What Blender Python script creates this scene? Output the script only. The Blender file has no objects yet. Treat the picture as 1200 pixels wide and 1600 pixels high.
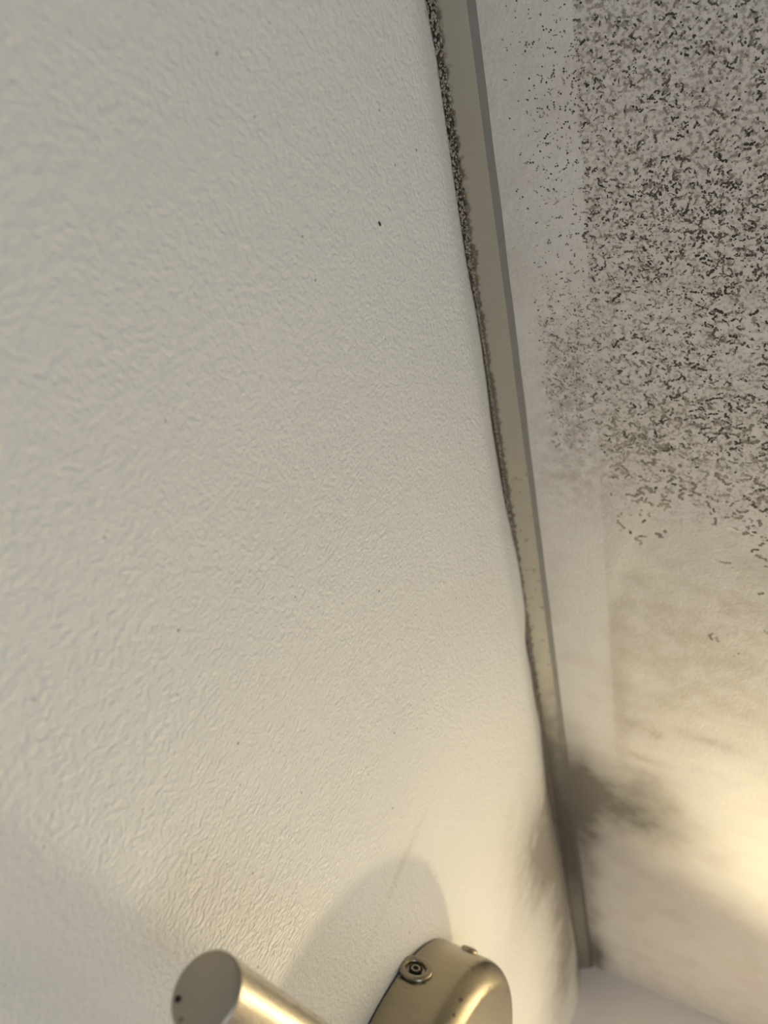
import bpy, bmesh, math, random
from mathutils import Vector, Matrix

random.seed(7)
scene = bpy.context.scene
C = scene.collection
H = 2.4            # room height; shapes are laid out from the upper corner (0, 0, H)

# ------------------------------------------------------------------ camera
RX = (0.8648625, 0.13446177, -0.4836661)     # room axes seen in the lens frame (right, down, forward)
RY = (0.21427418, 0.77241073, 0.59788648)
RZ = (0.45398176, -0.62072675, 0.63921738)
CAM = Vector((0.20132704, -1.21521818, H - 0.43187564))
cam_data = bpy.data.cameras.new('camera')
cam = bpy.data.objects.new('camera', cam_data)
C.objects.link(cam)
m = Matrix.Identity(4)
for r, row in enumerate((RX, RY, RZ)):
    m[r][0], m[r][1], m[r][2] = row[0], -row[1], -row[2]
    m[r][3] = CAM[r]
cam.matrix_world = m
cam_data.sensor_fit = 'VERTICAL'
cam_data.sensor_height = 36.0
cam_data.sensor_width = 27.0
cam_data.lens = 27.0
cam_data.clip_start = 0.01
cam_data.dof.use_dof = True
cam_data.dof.focus_distance = 0.40
cam_data.dof.aperture_fstop = 7.0
scene.camera = cam

# ------------------------------------------------------------------ light and exposure
vs = scene.view_settings
vs.view_transform = 'Standard'
vs.look = 'None'
vs.gamma = 1.0
vs.use_curve_mapping = False
vs.exposure = 0.0
scene.cycles.adaptive_threshold = 0.05
scene.cycles.max_bounces = 5
scene.cycles.diffuse_bounces = 3
scene.cycles.glossy_bounces = 2

world = bpy.data.worlds.new('daylight')
scene.world = world
world.use_nodes = True
world.node_tree.nodes['Background'].inputs['Color'].default_value = (0.86, 0.93, 1.0, 1)
world.node_tree.nodes['Background'].inputs['Strength'].default_value = 1.0

WIN_Y0, WIN_Y1, WIN_Z0, WIN_Z1 = -3.2, -1.2, 0.1, 1.4
RW, RD = 1.9, 3.6          # room width (x) and depth (y)
wl = bpy.data.lights.new('window_daylight', 'AREA')
wl.shape = 'RECTANGLE'
wl.size = WIN_Y1 - WIN_Y0
wl.size_y = WIN_Z1 - WIN_Z0
wl.energy = 16.0
wl.color = (0.79, 0.895, 1.0)
wlo = bpy.data.objects.new('window_daylight', wl)
C.objects.link(wlo)
wlo.location = (RW - 0.02, (WIN_Y0 + WIN_Y1) / 2, (WIN_Z0 + WIN_Z1) / 2)
wlo.rotation_euler = (0, math.radians(90), 0)

# ------------------------------------------------------------------ node helper
class G:
    """tiny expression builder over shader math nodes"""
    def __init__(self, name):
        self.mat = bpy.data.materials.new(name)
        self.mat.use_nodes = True
        self.t = self.mat.node_tree
        self.b = self.t.nodes['Principled BSDF']
        tc = self.t.nodes.new('ShaderNodeTexCoord')
        self.obj = tc.outputs['Object']
        sp = self.t.nodes.new('ShaderNodeSeparateXYZ')
        self.t.links.new(self.obj, sp.inputs[0])
        self.x, self.y, self.z = (S(self, sp.outputs[i]) for i in range(3))
    def put(self, sock, v):
        if isinstance(v, S): v = v.s
        if isinstance(v, bpy.types.NodeSocket): self.t.links.new(v, sock)
        else: sock.default_value = v
    def math(self, op, a, b=0.0, c=None, clamp=False):
        n = self.t.nodes.new('ShaderNodeMath'); n.operation = op; n.use_clamp = clamp
        self.put(n.inputs[0], a); self.put(n.inputs[1], b)
        if c is not None: self.put(n.inputs[2], c)
        return S(self, n.outputs[0])
    def vec(self, x, y, z):
        n = self.t.nodes.new('ShaderNodeCombineXYZ')
        for i, v in enumerate((x, y, z)): self.put(n.inputs[i], v)
        return n.outputs[0]
    def noise(self, scale, detail=2.0, rough=0.5, vec=None, dist=0.0):
        n = self.t.nodes.new('ShaderNodeTexNoise')
        self.t.links.new(vec or self.obj, n.inputs['Vector'])
        n.inputs['Scale'].default_value = scale; n.inputs['Detail'].default_value = detail
        n.inputs['Roughness'].default_value = rough; n.inputs['Distortion'].default_value = dist
        return S(self, n.outputs['Fac'])
    def voronoi(self, scale, vec=None, rnd=1.0):
        n = self.t.nodes.new('ShaderNodeTexVoronoi')
        self.t.links.new(vec or self.obj, n.inputs['Vector'])
        n.inputs['Scale'].default_value = scale
        n.inputs['Randomness'].default_value = rnd
        n.voronoi_dimensions = '2D'
        return S(self, n.outputs['Distance']), n.outputs['Color']
    def ramp(self, v, lo, hi):                       # smooth 0..1 step, lo may exceed hi
        n = self.t.nodes.new('ShaderNodeMapRange'); n.interpolation_type = 'SMOOTHSTEP'
        if lo <= hi: a, b, p, q = lo, hi, 0.0, 1.0
        else: a, b, p, q = hi, lo, 1.0, 0.0
        self.put(n.inputs['Value'], v)
        for k, w in zip(('From Min', 'From Max', 'To Min', 'To Max'), (a, b, p, q)): n.inputs[k].default_value = w
        return S(self, n.outputs['Result'])
    def mix(self, f, a, b):
        n = self.t.nodes.new('ShaderNodeMix'); n.data_type = 'RGBA'
        self.put(n.inputs[0], f)
        for i, v in ((6, a), (7, b)):
            if isinstance(v, tuple): n.inputs[i].default_value = (*v, 1)
            else: self.put(n.inputs[i], v)
        return n.outputs[2]
    def blob(self, u, v, cu, cv, ru, rv, ang=0.0):    # soft round patch
        ca, sa = math.cos(ang), math.sin(ang)
        du, dv = u - cu, v - cv
        a = (du * ca + dv * sa) * (1 / ru)
        b = (dv * ca - du * sa) * (1 / rv)
        return self.math('POWER', 2.718, (a * a + b * b) * -1.0)
    def bump(self, height, dist, strength=1.0, prev=None):
        n = self.t.nodes.new('ShaderNodeBump')
        n.inputs['Strength'].default_value = strength; n.inputs['Distance'].default_value = dist
        self.put(n.inputs['Height'], height)
        if prev: self.t.links.new(prev, n.inputs['Normal'])
        return n.outputs[0]
    def out(self, color, rough=0.6, normal=None, metal=0.0, spec=0.3):
        if isinstance(color, tuple): self.b.inputs['Base Color'].default_value = (*color, 1)
        else: self.t.links.new(color, self.b.inputs['Base Color'])
        self.put(self.b.inputs['Roughness'], rough)
        self.b.inputs['Metallic'].default_value = metal
        self.b.inputs['Specular IOR Level'].default_value = spec
        if normal: self.t.links.new(normal, self.b.inputs['Normal'])
        return self.mat

class S:
    def __init__(self, g, s): self.g, self.s = g, s
    def __add__(self, o): return self.g.math('ADD', self, o)
    __radd__ = __add__
    def __sub__(self, o): return self.g.math('SUBTRACT', self, o)
    def __rsub__(self, o): return self.g.math('SUBTRACT', o, self)
    def __mul__(self, o): return self.g.math('MULTIPLY', self, o)
    __rmul__ = __mul__
    def clamp(self): return self.g.math('ADD', self, 0.0, clamp=True)
    def abs(self): return self.g.math('ABSOLUTE', self)
    def max(self, o): return self.g.math('MAXIMUM', self, o)

# ------------------------------------------------------------------ materials
def mat_wall_left():
    g = G('roller painted plaster')
    paint = (0.82, 0.82, 0.81)
    big = g.noise(9, 1)
    col = g.mix(g.ramp(big, 0.35, 0.7) * 0.35, paint, (0.78, 0.78, 0.775))
    # pin specks in the paint
    d, vc = g.voronoi(42, g.vec(g.y, g.z, 0.0))
    sep = g.t.nodes.new('ShaderNodeSeparateColor'); g.t.links.new(vc, sep.inputs[0])
    pick = g.ramp(S(g, sep.outputs[0]), 0.72, 0.74)
    size = S(g, sep.outputs[1]) * 0.022 + 0.010
    speck = g.math('LESS_THAN', d, size) * pick * 0.65
    col = g.mix(speck, col, (0.16, 0.13, 0.11))
    # one dark fleck
    one = g.ramp(g.blob(g.y, g.z, -1.1045, -0.1180, 0.0016, 0.0009, 0.5), 0.3, 0.55)
    col = g.mix(one, col, (0.05, 0.045, 0.04))
    # faint brown run above the lamp plate
    n1 = g.noise(42, 3, 0.6); n2 = g.noise(240, 2, 0.6)
    wob = (n1 - 0.5) * 0.018
    run = g.blob(g.y + wob * 0.4, g.z, -0.735, -0.25, 0.0045, 0.042, 0.15) * g.ramp(n1, 0.25, 0.6)
    col = g.mix((run * 0.22).clamp(), col, (0.46, 0.36, 0.24))
    # dark brown-grey patches in the corner by the ceiling and down towards the far wall
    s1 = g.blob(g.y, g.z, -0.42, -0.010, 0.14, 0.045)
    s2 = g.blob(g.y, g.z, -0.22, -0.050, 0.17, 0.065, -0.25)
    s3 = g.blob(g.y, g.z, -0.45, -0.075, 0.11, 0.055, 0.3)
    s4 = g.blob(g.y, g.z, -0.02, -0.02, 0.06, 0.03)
    corner_dark = (s1 * 1.0 + s2 * 0.95 + s3 * 0.95 + s4 * 0.9) * (n1 * 1.2 + 0.25)
    col = g.mix((corner_dark * 1.25).clamp() * 0.9, col, (0.22, 0.195, 0.165))
    # dirty seam along the ceiling trim
    seam = g.ramp(g.z + (n2 - 0.5) * 0.010, -0.016, -0.008) * (n2 * 0.8 + 0.35)
    col = g.mix((seam * 0.9).clamp(), col, (0.13, 0.105, 0.085))
    spots = g.ramp(g.z, -0.032, -0.012) * g.ramp(n2, 0.60, 0.66) * g.ramp(g.y, -0.95, -1.05)
    col = g.mix((spots * 0.7).clamp(), col, (0.16, 0.13, 0.11))
    # roller stipple
    h = g.noise(430, 1.0, 0.5) + g.noise(190, 0.0) * 0.4
    nrm = g.bump(h, 0.0012, 0.85)
    return g.out(col, 0.5, nrm, spec=0.35)

def mat_ceiling():
    g = G('mouldy painted ceiling')
    x, y = g.x, g.y
    wob = (g.noise(18, 2) - 0.5)
    wob2 = (g.noise(70, 2) - 0.5)
    BAND = 0.0675
    edge = g.ramp(x + wob2 * 0.0022, BAND - 0.0012, BAND + 0.0012)        # 0 in the brushed strip by the trim, 1 beyond
    strip_c = (0.745, 0.72, 0.715)
    field_c = (0.725, 0.69, 0.675)
    col = g.mix(edge, strip_c, field_c)
    # blotchy discoloration
    col = g.mix(g.ramp(g.noise(26, 2), 0.45, 0.72) * 0.35, col, (0.60, 0.53, 0.51))
    col = g.mix(g.ramp(wob, 0.0, 0.25) * 0.25, col, (0.56, 0.58, 0.53))
    # grey film where mould grows thickly
    zone = g.ramp(y + wob * 0.08 + wob2 * 0.03, -0.80, -0.92)
    fine = g.noise(420, 2, 0.6)
    med = g.noise(130, 2, 0.6)
    rag = g.noise(50, 3, 0.6)
    film = zone * (edge * 0.85 + 0.15) * (g.ramp(fine, 0.47, 0.60) * 0.70 * g.ramp(med, 0.30, 0.60) + g.ramp(med, 0.42, 0.68) * 0.22 + 0.06)
    col = g.mix(film.clamp(), col, (0.30, 0.265, 0.235))
    deep = g.ramp(y + wob * 0.1, -1.02, -1.16) * edge
    col = g.mix((deep * g.ramp(fine, 0.44, 0.60) * 0.34).clamp(), col, (0.24, 0.215, 0.19))
    # dusting in the brushed strip
    sm = g.blob(x, y, 0.052, -0.945, 0.018, 0.055) + g.blob(x, y, 0.047, -0.88, 0.022, 0.04) * 0.55
    col = g.mix((sm * (g.ramp(med, 0.35, 0.66) * 0.75 + 0.12) * 0.75).clamp(), col, (0.34, 0.30, 0.275))
    # half wiped brown ground between mould field and lamp side
    wipe = g.ramp(y + wob * 0.10, -0.86, -0.78) * g.ramp(y + wob * 0.12, -0.54, -0.66) * edge
    col = g.mix((wipe * (g.ramp(rag, 0.3, 0.7) * 0.45 + 0.12)).clamp(), col, (0.50, 0.44, 0.36))
    edge_l = g.blob(x, y, 0.074, -0.63, 0.008, 0.10) * 0.55
    col = g.mix((edge_l * (med * 0.9 + 0.2)).clamp(), col, (0.40, 0.34, 0.26))
    # smeared specks left after wiping
    for cx, cy, rx, ry, k in ((0.086, -0.598, 0.012, 0.014, 0.5), (0.105, -0.590, 0.007, 0.008, 0.6), (0.150, -0.600, 0.030, 0.007, 0.5),
                              (0.092, -0.548, 0.020, 0.007, 0.6), (0.090, -0.520, 0.03, 0.012, 0.45), (0.215, -0.57, 0.02, 0.008, 0.4),
                              (0.118, -0.478, 0.010, 0.014, 0.55)):
        col = g.mix((g.blob(x, y + wob2 * 0.01, cx, cy, rx, ry, 0.15) * (med * 1.3) * k).clamp(), col, (0.30, 0.25, 0.18))
    # pale sponge strokes
    st = g.blob(x, y + wob * 0.02, 0.081, -0.80, 0.008, 0.07, 0.30) * 0.9 + g.blob(x, y + wob * 0.02, 0.100, -0.793, 0.032, 0.010, 0.55) * 0.7 \
        + g.blob(x, y + wob * 0.02, 0.093, -0.665, 0.020, 0.016, 0.2) * 0.7 + g.blob(x, y + wob * 0.03, 0.15, -0.565, 0.06, 0.010, -0.10) * 0.7 \
        + g.blob(x, y + wob * 0.03, 0.15, -0.625, 0.06, 0.012, -0.25) * 0.5
    streak = g.noise(60, 3, 0.6, g.vec(x * 0.35, y * 2.2, 0.0))
    col = g.mix((st * (g.ramp(streak, 0.3, 0.6) * 0.6 + 0.5)).clamp(), col, (0.76, 0.73, 0.68))
    # dark grey patch reaching out of the corner
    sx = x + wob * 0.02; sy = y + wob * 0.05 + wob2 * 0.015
    dark_patch = g.blob(sx, sy, 0.030, -0.505, 0.030, 0.050) * 0.75 + g.blob(sx, sy, 0.062, -0.445, 0.072, 0.055, 0.10) * 1.5 \
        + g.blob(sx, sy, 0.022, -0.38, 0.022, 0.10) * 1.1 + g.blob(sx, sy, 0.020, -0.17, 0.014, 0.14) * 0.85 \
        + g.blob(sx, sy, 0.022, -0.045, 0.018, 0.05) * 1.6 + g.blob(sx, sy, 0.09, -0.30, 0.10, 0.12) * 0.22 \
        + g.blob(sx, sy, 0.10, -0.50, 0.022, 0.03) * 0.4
    col = g.mix((dark_patch * (rag * 0.8 + 0.40) * 0.80).clamp(), col, (0.19, 0.175, 0.158))
    # relief: brush strip is smooth, field is stippled, paper edge between
    h = g.noise(380, 1.5, 0.5) + g.noise(160, 0.0) * 0.5
    nrm = g.bump(h, 0.0010, 0.5)
    return g.out(col, 0.55, nrm, spec=0.3)

def mat_trim():
    g = G('yellowed beige trim')
    n = g.noise(60, 3)
    col = g.mix(n, (0.355, 0.33, 0.285), (0.40, 0.37, 0.315))
    sp = g.ramp(g.noise(160, 3, 0.6), 0.60, 0.68) * g.ramp(g.y, -0.93, -0.84) * 0.7
    col = g.mix(sp, col, (0.20, 0.17, 0.12))
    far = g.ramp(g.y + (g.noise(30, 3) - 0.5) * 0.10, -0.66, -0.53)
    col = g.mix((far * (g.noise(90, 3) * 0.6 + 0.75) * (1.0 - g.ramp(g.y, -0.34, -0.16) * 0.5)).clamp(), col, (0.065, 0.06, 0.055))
    left = g.ramp(g.x + (g.noise(190, 2, 0.65) - 0.5) * 0.008, 0.0030, 0.0006)
    col = g.mix((left * 0.85).clamp(), col, (0.11, 0.085, 0.065))
    nrm = g.bump(g.noise(90, 2), 0.0008, 0.3)
    return g.out(col, 0.5, nrm, spec=0.3)

def mat_bevel():
    g = G('trim edge in painted shade')
    n = g.noise(80, 3)
    col = g.mix(n, (0.20, 0.197, 0.19), (0.25, 0.243, 0.23))  # the grey puts this side face's shade into the colour
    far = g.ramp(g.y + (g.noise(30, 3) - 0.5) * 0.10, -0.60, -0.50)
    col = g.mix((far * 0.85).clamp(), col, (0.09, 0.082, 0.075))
    return g.out(col, 0.6)

def mat_plain(name, col, rough=0.6, metal=0.0, var=0.06, scale=30, spec=0.3):
    g = G(name)
    dark = tuple(c * (1 - var) for c in col)
    return g.out(g.mix(g.noise(scale, 3), col, dark), rough, g.bump(g.noise(scale * 8, 2), 0.0006, 0.3), metal, spec)

def mat_nickel(name, along, base=(0.34, 0.30, 0.215), rough=0.28):
    g = G(name)
    v = {'x': g.vec(g.x * 0.04, g.y, g.z), 'y': g.vec(g.x, g.y * 0.04, g.z)}[along]
    br = g.noise(900, 3, 0.6, v)
    col = g.mix(br * 0.35, base, tuple(c * 0.78 for c in base))
    spot = g.ramp(g.noise(120, 2, 0.5), 0.685, 0.72)
    col = g.mix((spot * 0.75).clamp(), col, (0.09, 0.07, 0.05))
    return g.out(col, br * 0.12 + (rough - 0.05), g.bump(br, 0.0002, 0.25), 1.0, 0.5)

M = {
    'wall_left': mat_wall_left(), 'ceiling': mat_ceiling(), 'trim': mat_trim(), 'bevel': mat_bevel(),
    'wall_back': mat_plain('pale lilac white paint', (0.66, 0.63, 0.64), 0.6, scale=18),
    'wall_far': mat_plain('taupe wall paint', (0.54, 0.535, 0.53), 0.7, scale=18),
    'floor': mat_plain('brown floor', (0.34, 0.30, 0.26), 0.5, scale=6, var=0.3),
    'frame': mat_plain('white window frame', (0.78, 0.78, 0.76), 0.4),
    'plate': mat_nickel('brushed nickel plate', 'x'),
    'bar': mat_nickel('brushed nickel bar', 'y', (0.56, 0.51, 0.41), 0.27),
    'cap': mat_nickel('satin nickel cap', 'y', (0.40, 0.365, 0.30), 0.42),
    'hole': mat_plain('black recess', (0.015, 0.013, 0.012), 0.7),
    'mould_black': mat_plain('blackish mould', (0.080, 0.070, 0.060), 0.9, scale=200, var=0.5),
    'mould_brown': mat_plain('brown mould', (0.150, 0.130, 0.108), 0.9, scale=200, var=0.4),
    'mould_pale': mat_plain('faded mould', (0.32, 0.285, 0.24), 0.9, scale=200, var=0.3),
    'mould_faint': mat_plain('wiped mould', (0.44, 0.40, 0.34), 0.9, scale=200, var=0.2),
}
gb = G('lit lamp bulb'); gb.b.inputs['Emission Color'].default_value = (1, 0.78, 0.45, 1); gb.b.inputs['Emission Strength'].default_value = 12
gb.mat.cycles.emission_sampling = 'NONE'
M['bulb'] = gb.out((0.9, 0.85, 0.7), 0.4)

# ------------------------------------------------------------------ object helpers
def mesh_obj(name, verts, faces, mats, parent=None, smooth=False, fmat=None, loc=None):
    me = bpy.data.meshes.new(name)
    me.from_pydata(verts, [], faces)
    for mt in (mats if isinstance(mats, (list, tuple)) else [mats]): me.materials.append(mt)
    if fmat:
        me.polygons.foreach_set('material_index', fmat)
    if smooth: me.polygons.foreach_set('use_smooth', [True] * len(me.polygons))
    me.update()
    o = bpy.data.objects.new(name, me)
    C.objects.link(o)
    if parent is not None: o.parent = parent
    else: o.location = loc or (0, 0, H)
    return o

def structure(o, label, cat):
    o['kind'] = 'structure'; o['label'] = label; o['category'] = cat
    return o

def box(name, a, b, mat, parent=None, loc=None):
    x0, y0, z0 = a; x1, y1, z1 = b
    v = [(x0, y0, z0), (x1, y0, z0), (x1, y1, z0), (x0, y1, z0), (x0, y0, z1), (x1, y0, z1), (x1, y1, z1), (x0, y1, z1)]
    f = [(3, 2, 1, 0), (4, 5, 6, 7), (0, 1, 5, 4), (1, 2, 6, 5), (2, 3, 7, 6), (3, 0, 4, 7)]
    return mesh_obj(name, v, f, mat, parent, loc=loc)

def frame_of(axis):
    a = Vector(axis).normalized()
    u = a.orthogonal().normalized()
    return a, u, a.cross(u)

def lathe(name, origin, axis, prof, mat, parent, seg=96, rotate=None):
    """prof: list of (distance along axis, radius); radius 0 closes with a point"""
    a, u, w = frame_of(axis); o = Vector(origin)
    v, f, rings = [], [], []
    for t, r in prof:
        if r == 0: rings.append([len(v)]); v.append(o + a * t)
        else:
            rings.append(list(range(len(v), len(v) + seg)))
            for k in range(seg):
                th = 2 * math.pi * k / seg
                v.append(o + a * t + (u * math.cos(th) + w * math.sin(th)) * r)
    for A, B in zip(rings, rings[1:]):
        for k in range(seg):
            k2 = (k + 1) % seg
            if len(A) == 1: f.append((A[0], B[k2], B[k]))
            elif len(B) == 1: f.append((A[k], A[k2], B[0]))
            else: f.append((A[k], A[k2], B[k2], B[k]))
    ob = mesh_obj(name, v, f, mat, parent, True)
    es = ob.modifiers.new('edges', 'EDGE_SPLIT'); es.split_angle = math.radians(50)
    return ob

def smoothstep(a, b, t):
    t = max(0.0, min(1.0, (t - a) / (b - a)))
    return t * t * (3 - 2 * t)

# value noise used to lay things out unevenly
_tab = [random.random() for _ in range(4096)]
def vn(x, y, seed=0):
    xi, yi = math.floor(x), math.floor(y); fx, fy = x - xi, y - yi
    fx = fx * fx * (3 - 2 * fx); fy = fy * fy * (3 - 2 * fy)
    def h(i, j): return _tab[(i * 73 + j * 911 + seed * 389) % 4096]
    return (h(xi, yi) * (1 - fx) + h(xi + 1, yi) * fx) * (1 - fy) + (h(xi, yi + 1) * (1 - fx) + h(xi + 1, yi + 1) * fx) * fy

# ------------------------------------------------------------------ setting
# left wall: uneven plaster that rolls back into the ceiling joint
ys = [-RD + (RD - 1.5) * i / 6 for i in range(6)] + [-1.5 + 1.5 * i / 150 for i in range(151)]
zs = [-H, -1.6, -1.0, -0.7] + [-0.5 + 0.44 * i / 22 for i in range(22)] + [-0.06 + 0.06 * i / 24 for i in range(25)]
def wall_x(y, z):
    d = z + 0.062
    fall = 0 if d < 0 else d * d / 0.04 if d < 0.02 else d - 0.01
    roll = 0.0105 * smoothstep(-0.24, -0.07, z) - 0.34 * fall
    wave = (vn(y * 9, z * 9, 3) - 0.5) * 0.004 * smoothstep(-0.6, -0.1, z)
    lip = (vn(y * 26, 0.5, 5) - 0.5) * 0.0022 * smoothstep(-0.035, -0.008, z)
    hump = 0.0030 * math.exp(-((y + 0.775) / 0.055) ** 2) * smoothstep(-0.045, -0.012, z)
    far = 0.004 * smoothstep(-0.45, -0.2, y) * smoothstep(-0.075, -0.01, z)
    return roll + wave + lip + hump + far
v = [(wall_x(y, z), y, z) for y in ys for z in zs]
nz = len(zs)
f = [(i * nz + j, (i + 1) * nz + j, (i + 1) * nz + j + 1, i * nz + j + 1) for i in range(len(ys) - 1) for j in range(nz - 1)]
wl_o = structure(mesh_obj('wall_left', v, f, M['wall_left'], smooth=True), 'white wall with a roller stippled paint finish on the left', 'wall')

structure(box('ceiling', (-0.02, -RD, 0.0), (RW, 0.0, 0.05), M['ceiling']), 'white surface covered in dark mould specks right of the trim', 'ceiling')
structure(box('wall_back', (-0.02, 0.0, -H), (RW, 0.06, 0.05), M['wall_back']), 'pale lilac wall at the bottom corner of the picture', 'wall')
structure(box('wall_front', (-0.02, -RD - 0.06, -H), (RW, -RD, 0.05), M['wall_far']), 'plain taupe wall behind the camera', 'wall')
structure(box('floor', (-0.02, -RD, -H - 0.05), (RW, 0.0, -H), M['floor']), 'brown floor of the room', 'floor')
wr = structure(box('wall_right', (RW, -RD, -H), (RW + 0.1, WIN_Y0, 0.05), M['wall_far']), 'plain taupe wall with a window opening', 'wall')
box('wall_panel', (RW, WIN_Y1, -H), (RW + 0.1, 0.0, 0.05), M['wall_far'], wr)
box('wall_panel', (RW, WIN_Y0, -H), (RW + 0.1, WIN_Y1, WIN_Z0 - H), M['wall_far'], wr)
box('wall_panel', (RW, WIN_Y0, WIN_Z1 - H), (RW + 0.1, WIN_Y1, 0.05), M['wall_far'], wr)
win = structure(box('window_1', (RW + 0.03, WIN_Y0, WIN_Z0 - H), (RW + 0.08, WIN_Y0 + 0.06, WIN_Z1 - H), M['frame']), 'white framed window behind the camera', 'window')
box('window_frame', (RW + 0.03, WIN_Y1 - 0.06, WIN_Z0 - H), (RW + 0.08, WIN_Y1, WIN_Z1 - H), M['frame'], win)
box('window_frame', (RW + 0.03, WIN_Y0 + 0.06, WIN_Z1 - H - 0.06), (RW + 0.08, WIN_Y1 - 0.06, WIN_Z1 - H), M['frame'], win)
box('window_frame', (RW + 0.03, WIN_Y0 + 0.06, WIN_Z0 - H), (RW + 0.08, WIN_Y1 - 0.06, WIN_Z0 - H + 0.06), M['frame'], win)

# trim strip in the joint between wall and ceiling, with its bevelled edge, shade painted grey, as a part
NY = 220
prof = [(-0.012, -0.002), (-0.006, -0.0105), (0.0, -0.0105), (0.0020, -0.0100), (0.0136, -0.0040), (0.0145, -0.0032)]
v, f = [], []
for i in range(NY + 1):
    y = -1.6 + 1.6 * i / NY
    s = (vn(y * 14, 1.5, 9) - 0.5) * 0.0010
    for k, (px, pz) in enumerate(prof): v.append((px + s * (0.6 if k > 3 else 1), y, pz + s * 0.5))
n = len(prof)
for i in range(NY):
    for k in range(n - 1): f.append((i * n + k, i * n + k + 1, (i + 1) * n + k + 1, (i + 1) * n + k))
trim = structure(mesh_obj('trim_1', v, f, M['trim'], smooth=True), 'beige trim strip running down the corner joint', 'trim')
v, f = [], []
for i in range(NY + 1):
    y = -1.6 + 1.6 * i / NY
    s = (vn(y * 14, 1.5, 9) - 0.5) * 0.0010; q = (vn(y * 30, 4.5, 2) - 0.5) * 0.0008
    v += [(0.0145 + s * 0.6, y, -0.0032 + s * 0.5), (0.0182 + q, y, 0.0002)]
for i in range(NY): f.append((2 * i, 2 * i + 1, 2 * i + 3, 2 * i + 2))
be = mesh_obj('bevel_edge', v, f, M['bevel'], trim); be['label'] = 'bevelled edge of the trim with its shade painted grey'

# ------------------------------------------------------------------ wall lamp
lamp = bpy.data.objects.new('wall_lamp', None)
C.objects.link(lamp); lamp.location = (0, 0, H); lamp.empty_display_size = 0.05
lamp['label'] = 'brushed nickel lamp with round wall plate and cylindrical bar beside the mouldy corner'
lamp['category'] = 'lamp'
PC = Vector((0, -0.565, -0.345)); PR = 0.113
pr = [(0.003, 0.0), (0.003, PR - 0.004), (0.0015, PR - 0.001), (0.002, PR), (0.036, PR)]
for k in range(1, 11):
    a = math.pi / 2 * k / 10
    pr.append((0.036 + 0.0165 * math.sin(a), PR - 0.0165 + 0.0165 * math.cos(a)))
pr += [(0.0535, 0.05), (0.0535, 0.0)]
plate = lathe('wall_plate', PC, (1, 0, 0), pr, M['plate'], lamp, 160)
plate['label'] = 'round brushed nickel wall plate'
lathe('gap_shade', PC, (1, 0, 0), [(-0.004, PR - 0.006), (0.003, PR - 0.006)], M['hole'], lamp, 96)['label'] = 'black ring for the shade in the gap behind the wall plate'  # black ring stands in for the shade behind the plate

def radial(deg, x, extra=0.0):
    a = math.radians(deg)
    nrm = Vector((0, math.cos(a), math.sin(a)))
    return PC + Vector((x, 0, 0)) + nrm * (PR + extra), nrm

# hooked screw eye in the side of the plate, beside the wall
p, nr = radial(146, 0.0095)
ring = []
for k in range(25):
    a = 2 * math.pi * k / 24; ring.append((0.0006 + 0.0023 * math.sin(a), 0.0092 + 0.0026 * math.cos(a)))
eye = lathe('screw_eye', p, nr, ring, M['plate'], lamp, 40)
lathe('screw_recess', p, nr, [(0.0009, 0.0046), (0.0008, 0.0)], M['hole'], eye, 24)
lathe('screw_pin', p, nr, [(0.0002, 0.0034), (0.0016, 0.0032), (0.0016, 0.0020), (0.0004, 0.0018), (0.0004, 0.0)], M['plate'], eye, 24)
p, nr = radial(112, 0.0235, -0.0008)
scw = lathe('screw_head', p, nr, [(0, 0.0062), (0.0022, 0.0060), (0.0032, 0.0046), (0.0036, 0.0)], M['plate'], lamp, 32)

BC = Vector((0.057, -0.968, -0.397)); BD = Vector((0.106, 0.986, 0.128)).normalized(); BR = 0.0124
J = BC + BD * 0.408
END = 0.78
bar = lathe('lamp_bar', BC, BD, [(0.0012, BR), (END, BR), (END, 0.0)], M['bar'], lamp, 64)
bar['label'] = 'brushed nickel cylindrical bar'
cap = lathe('end_cap', BC, BD, [(0.0, 0.0), (0.0, BR - 0.0012), (0.0004, BR - 0.0004), (0.0012, BR)], M['cap'], lamp, 64)
cap['label'] = 'satin flat end of the bar'
# pin hole in the end cap
cam_l = Vector((CAM.x, CAM.y, CAM.z - H))
ray = Vector(((278 - 600) * RX[0] + (1561 - 800) * RX[1] + 1200 * RX[2],
              (278 - 600) * RY[0] + (1561 - 800) * RY[1] + 1200 * RY[2],
              (278 - 600) * RZ[0] + (1561 - 800) * RZ[1] + 1200 * RZ[2]))
t = (BC - cam_l).dot(BD) / ray.dot(BD)
hp = cam_l + ray * t
lathe('pin_hole', hp - BD * 0.0002, -BD, [(0.0, 0.0011), (0.0001, 0.0009), (0.0001, 0.0)], M['hole'], cap, 16)
lathe('stem', (0.0525, J.y, J.z), (1, 0, 0), [(0, 0.018), (0.006, 0.014), (J.x - 0.0525, 0.013)], M['plate'], lamp, 40)
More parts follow.
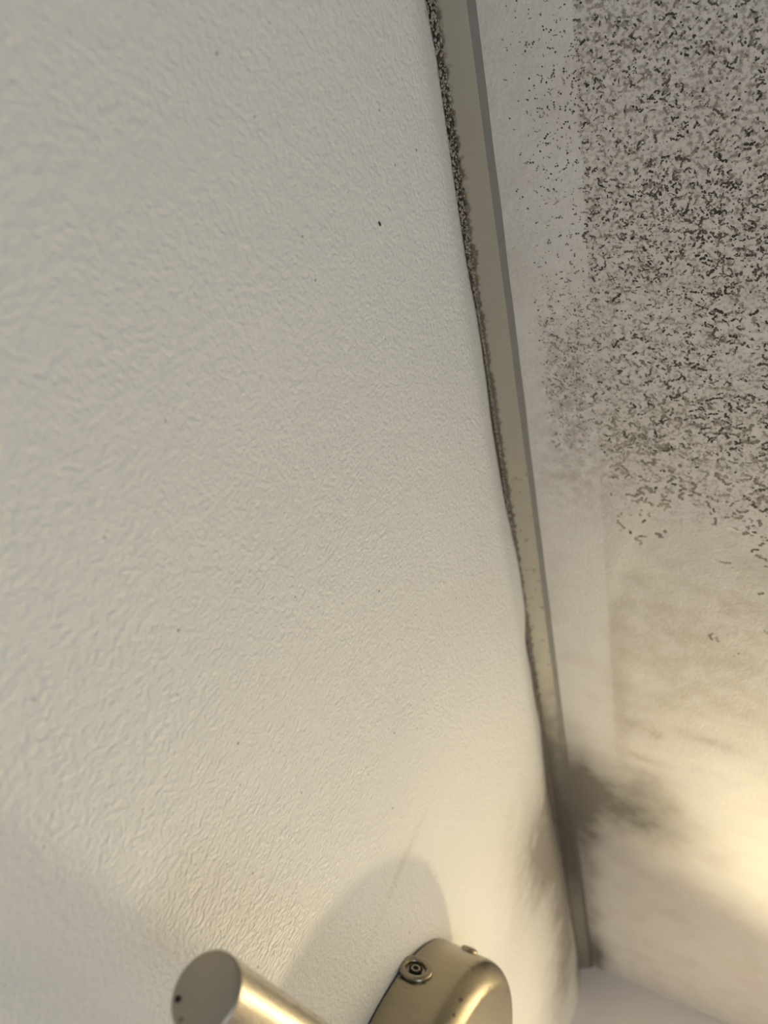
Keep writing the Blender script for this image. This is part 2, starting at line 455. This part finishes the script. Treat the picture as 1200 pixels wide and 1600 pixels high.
# lamp head at the far end of the bar, throwing its light up and along the wall
LP = Vector((0.22, -0.20, -0.285)); LA = Vector((0.3, -0.9, 0.3)).normalized()
lathe('lamp_holder', LP - LA * 0.024, -LA, [(0, 0.009), (0.012, 0.010), (0.030, 0.010), (0.034, 0.0)], M['plate'], lamp, 40)
lathe('bulb', LP - LA * 0.0065, -LA, [(0, 0.0), (0.001, 0.004), (0.005, 0.0075), (0.010, 0.008), (0.019, 0.006)], M['bulb'], lamp, 32)
E0 = BC + BD * (END - 0.012)
E1 = LP - LA * 0.045
lathe('shade_arm', E0, E1 - E0, [(0, 0.006), ((E1 - E0).length, 0.006)], M['plate'], lamp, 24)
sl = bpy.data.lights.new('lamp_light', 'SPOT')
sl.energy = 9.5
sl.color = (1.0, 0.84, 0.51)
sl.spot_size = math.radians(126); sl.spot_blend = 1.0
sl.shadow_soft_size = 0.012
slo = bpy.data.objects.new('lamp_light', sl); C.objects.link(slo)
slo.parent = lamp
slo.location = LP
slo.rotation_euler = LA.to_track_quat('-Z', 'Y').to_euler()

bl = bpy.data.lights.new('bounce_beam', 'SPOT')            # added beam on the unseen ceiling to the right, for warm bounce
bl.energy = 95; bl.color = sl.color; bl.shadow_soft_size = 0.012
bl.spot_size = math.radians(112); bl.spot_blend = 1.0
blo = bpy.data.objects.new('bounce_beam', bl); C.objects.link(blo)
blo.parent = lamp; blo.location = LP
blo.rotation_euler = Vector((0.85, -0.40, 0.42)).to_track_quat('-Z', 'Y').to_euler()
gl = bpy.data.lights.new('bulb_glow', 'POINT')
gl.energy = 0.8; gl.color = sl.color; gl.shadow_soft_size = 0.006
glo = bpy.data.objects.new('bulb_glow', gl); C.objects.link(glo)
glo.parent = lamp; glo.location = LP

# ------------------------------------------------------------------ mould specks on the ceiling
V, F, FM = [], [], []
def curl(cx, cy, length, thick, ang, bend, mat, segs=4):
    base = len(V)
    st = length / segs
    x, y, a = cx, cy, ang
    for k in range(segs + 1):
        w = thick * (0.55 if k in (0, segs) else 1.0) * random.uniform(0.7, 1.25) / 2
        nx, ny = -math.sin(a), math.cos(a)
        V.extend(((x + nx * w, y + ny * w, 0.0001), (x, y, -0.00022), (x - nx * w, y - ny * w, 0.0001)))
        x += st * math.cos(a); y += st * math.sin(a); a += bend + random.uniform(-0.35, 0.35)
    for k in range(segs):
        b = base + 3 * k
        F.extend(((b, b + 3, b + 4, b + 1), (b + 1, b + 4, b + 5, b + 2))); FM.extend((mat, mat))
def dot(cx, cy, r, mat):
    b = len(V); n = 7
    V.append((cx, cy, -0.00025))
    for k in range(n):
        a = 2 * math.pi * k / n; rr = r * random.uniform(0.7, 1.2)
        V.append((cx + rr * math.cos(a), cy + rr * math.sin(a), 0.0001))
    for k in range(n): F.append((b, b + 1 + k, b + 1 + (k + 1) % n)); FM.append(mat)

def put(N, xr, yr, dens, kind):
    for _ in range(N):
        x = random.uniform(*xr); y = random.uniform(*yr)
        if random.random() < dens(x, y): kind(x, y)
BX = 0.0675
def clump(x, y, s=5): return 0.35 + 1.3 * max(0.0, vn(x * 95, y * 95, s) * 0.6 + vn(x * 30, y * 30, s + 1) * 0.6 - 0.25)
def d_field(x, y):
    if x < BX: return 0
    fade = 1 - smoothstep(-0.93, -0.845, y + (vn(x * 25, y * 25, 8) - 0.5) * 0.05)
    bx = 0.75 + 0.25 * smoothstep(BX, BX + 0.05, x)
    return fade * bx * clump(x, y)
def squig(x, y, n, r, mat, step=0.95, turn=0.7, gap=0.12):
    a = random.uniform(0, 6.3)
    for _ in range(n):
        rr = r * random.uniform(0.65, 1.3)
        if random.random() > gap: dot(x, y, rr, mat)
        x += step * rr * math.cos(a) * 1.15; y += step * rr * math.sin(a); a += random.gauss(0, turn)
def k_fine(x, y):                                   # top of the picture: short, close specks
    r = random.random()
    squig(x, y, random.choice((1, 1, 2, 3, 4, 5)), random.uniform(0.0004, 0.0009), 0 if r < 0.28 else 1 if r < 0.62 else 2)
def k_worm(x, y):                                   # middle: hooks, beads and blots
    r = random.random()
    squig(x, y, random.choice((2, 2, 3, 4, 5, 6)), random.uniform(0.0007, 0.0013), 0 if r < 0.38 else 1 if r < 0.82 else 2, 1.0, 0.55)
def k_pale(x, y):
    r = random.random()
    squig(x, y, random.choice((1, 2, 2, 3, 4, 5)), random.uniform(0.0010, 0.0019), 2 if r < 0.42 else 3 if r < 0.95 else 1, 1.0, 0.7)
def k_dust(x, y):
    squig(x, y, random.choice((1, 2, 3, 4)), random.uniform(0.0004, 0.0009), random.choice((1, 2, 2, 3)), 1.4)

XR = (BX - 0.003, 0.36)
put(24000, XR, (-1.42, -1.00), lambda x, y: d_field(x, y) * (1 - smoothstep(-1.09, -1.0, y)) * 0.8, k_fine)
put(8500, XR, (-1.10, -0.90), lambda x, y: d_field(x, y) * smoothstep(-1.12, -1.05, y) * (1 - 0.55 * smoothstep(-1.02, -0.94, y)) * 0.75, k_fine)
put(3000, XR, (-1.12, -0.90), lambda x, y: d_field(x, y) * smoothstep(-1.12, -1.03, y) * (0.40 + 0.60 * smoothstep(0.09, 0.15, x)) * 0.75, k_worm)
put(3300, (BX - 0.003, 0.36), (-0.97, -0.79),
    lambda x, y: (0 if x < BX + 0.004 else 1) * smoothstep(-0.97, -0.92, y) * (1 - smoothstep(-0.855, -0.82, y + (vn(x * 22, y * 22, 4) - 0.5) * 0.05 + max(0, 0.12 - x) * 0.5)) * clump(x, y, 11) * 0.8, k_pale)
# sparse dots in the brushed strip next to the trim
def d_strip(x, y):
    if x > BX + 0.002: return 0
    return smoothstep(0.024, 0.05, x) * (1 - smoothstep(-0.97, -0.92, y)) * clump(x, y, 17)
def k_dot(x, y):
    squig(x, y, random.choice((1, 1, 1, 2, 3)), random.uniform(0.0003, 0.0008), random.choice((0, 1, 1, 2)), 1.5)
put(3600, (0.022, BX + 0.002), (-1.40, -0.92), lambda x, y: d_strip(x, y) * 0.62, k_dot)
put(1500, (0.030, BX), (-1.02, -0.88), lambda x, y: clump(x, y, 21) * 0.7 * smoothstep(0.03, 0.04, x) * smoothstep(-1.02, -0.98, y) * (1 - smoothstep(-0.93, -0.88, y)), k_dust)
# a few survivors in the wiped area
for cx, cy in ((0.083, -0.828), (0.092, -0.824), (0.107, -0.83), (0.155, -0.812), (0.078, -0.838), (0.176, -0.79), (0.148, -0.735), (0.165, -0.72), (0.182, -0.752)):
    for _ in range(2): k_pale(cx + random.uniform(-.003, .003), cy + random.uniform(-.003, .003))
sp = mesh_obj('mould_specks', V, F, [M['mould_black'], M['mould_brown'], M['mould_pale'], M['mould_faint']], fmat=FM)
sp['kind'] = 'stuff'; sp['label'] = 'dark mould specks scattered over the white surface right of the trim'; sp['category'] = 'mould'

# crumbly mould crust along the gap between trim and left wall
V, F, FM = [], [], []
def grain(x, y, z, r, mat):
    b = len(V)
    d = [(1, 0, 0), (-1, 0, 0), (0, 1, 0), (0, -1, 0), (0, 0, 1), (0, 0, -1)]
    for q in d:
        k = r * random.uniform(0.6, 1.25)
        V.append((x + q[0] * k, y + q[1] * k * 1.3, z + q[2] * k))
    for t in ((0, 2, 4), (2, 1, 4), (1, 3, 4), (3, 0, 4), (2, 0, 5), (1, 2, 5), (3, 1, 5), (0, 3, 5)):
        F.append(tuple(b + i for i in t)); FM.append(mat)
for _ in range(8000):
    y = random.uniform(-1.45, -0.02)
    top = 1 - smoothstep(-1.10, -1.00, y)
    thick = 0.16 + 0.90 * top + 0.35 * smoothstep(-0.92, -0.8, y) + 0.25 * vn(y * 40, 2.5, 6)
    black = random.random() < (0.16 if top > 0.5 or y > -0.7 else 0.06)
    u = random.gauss(0.0009 if black else -0.0004, 0.0007 if black else 0.0017) * thick
    z = -0.0108 + u * 0.6 - 0.0006 * thick
    x = -0.0010 + u * 0.8
    x = max(x, wall_x(y, z) - 0.0004) if z < -0.0115 else x
    grain(x, y, z, random.uniform(0.0003, 0.0008) * (0.7 + 0.4 * thick), 0 if black else random.choice((2, 3, 3, 3)))
cr = mesh_obj('mould_crust', V, F, [M['mould_black'], M['mould_brown'], M['mould_pale'], M['mould_faint']], fmat=FM)
cr['kind'] = 'stuff'; cr['label'] = 'dark crumbly mould line along the left side of the beige trim'; cr['category'] = 'mould'
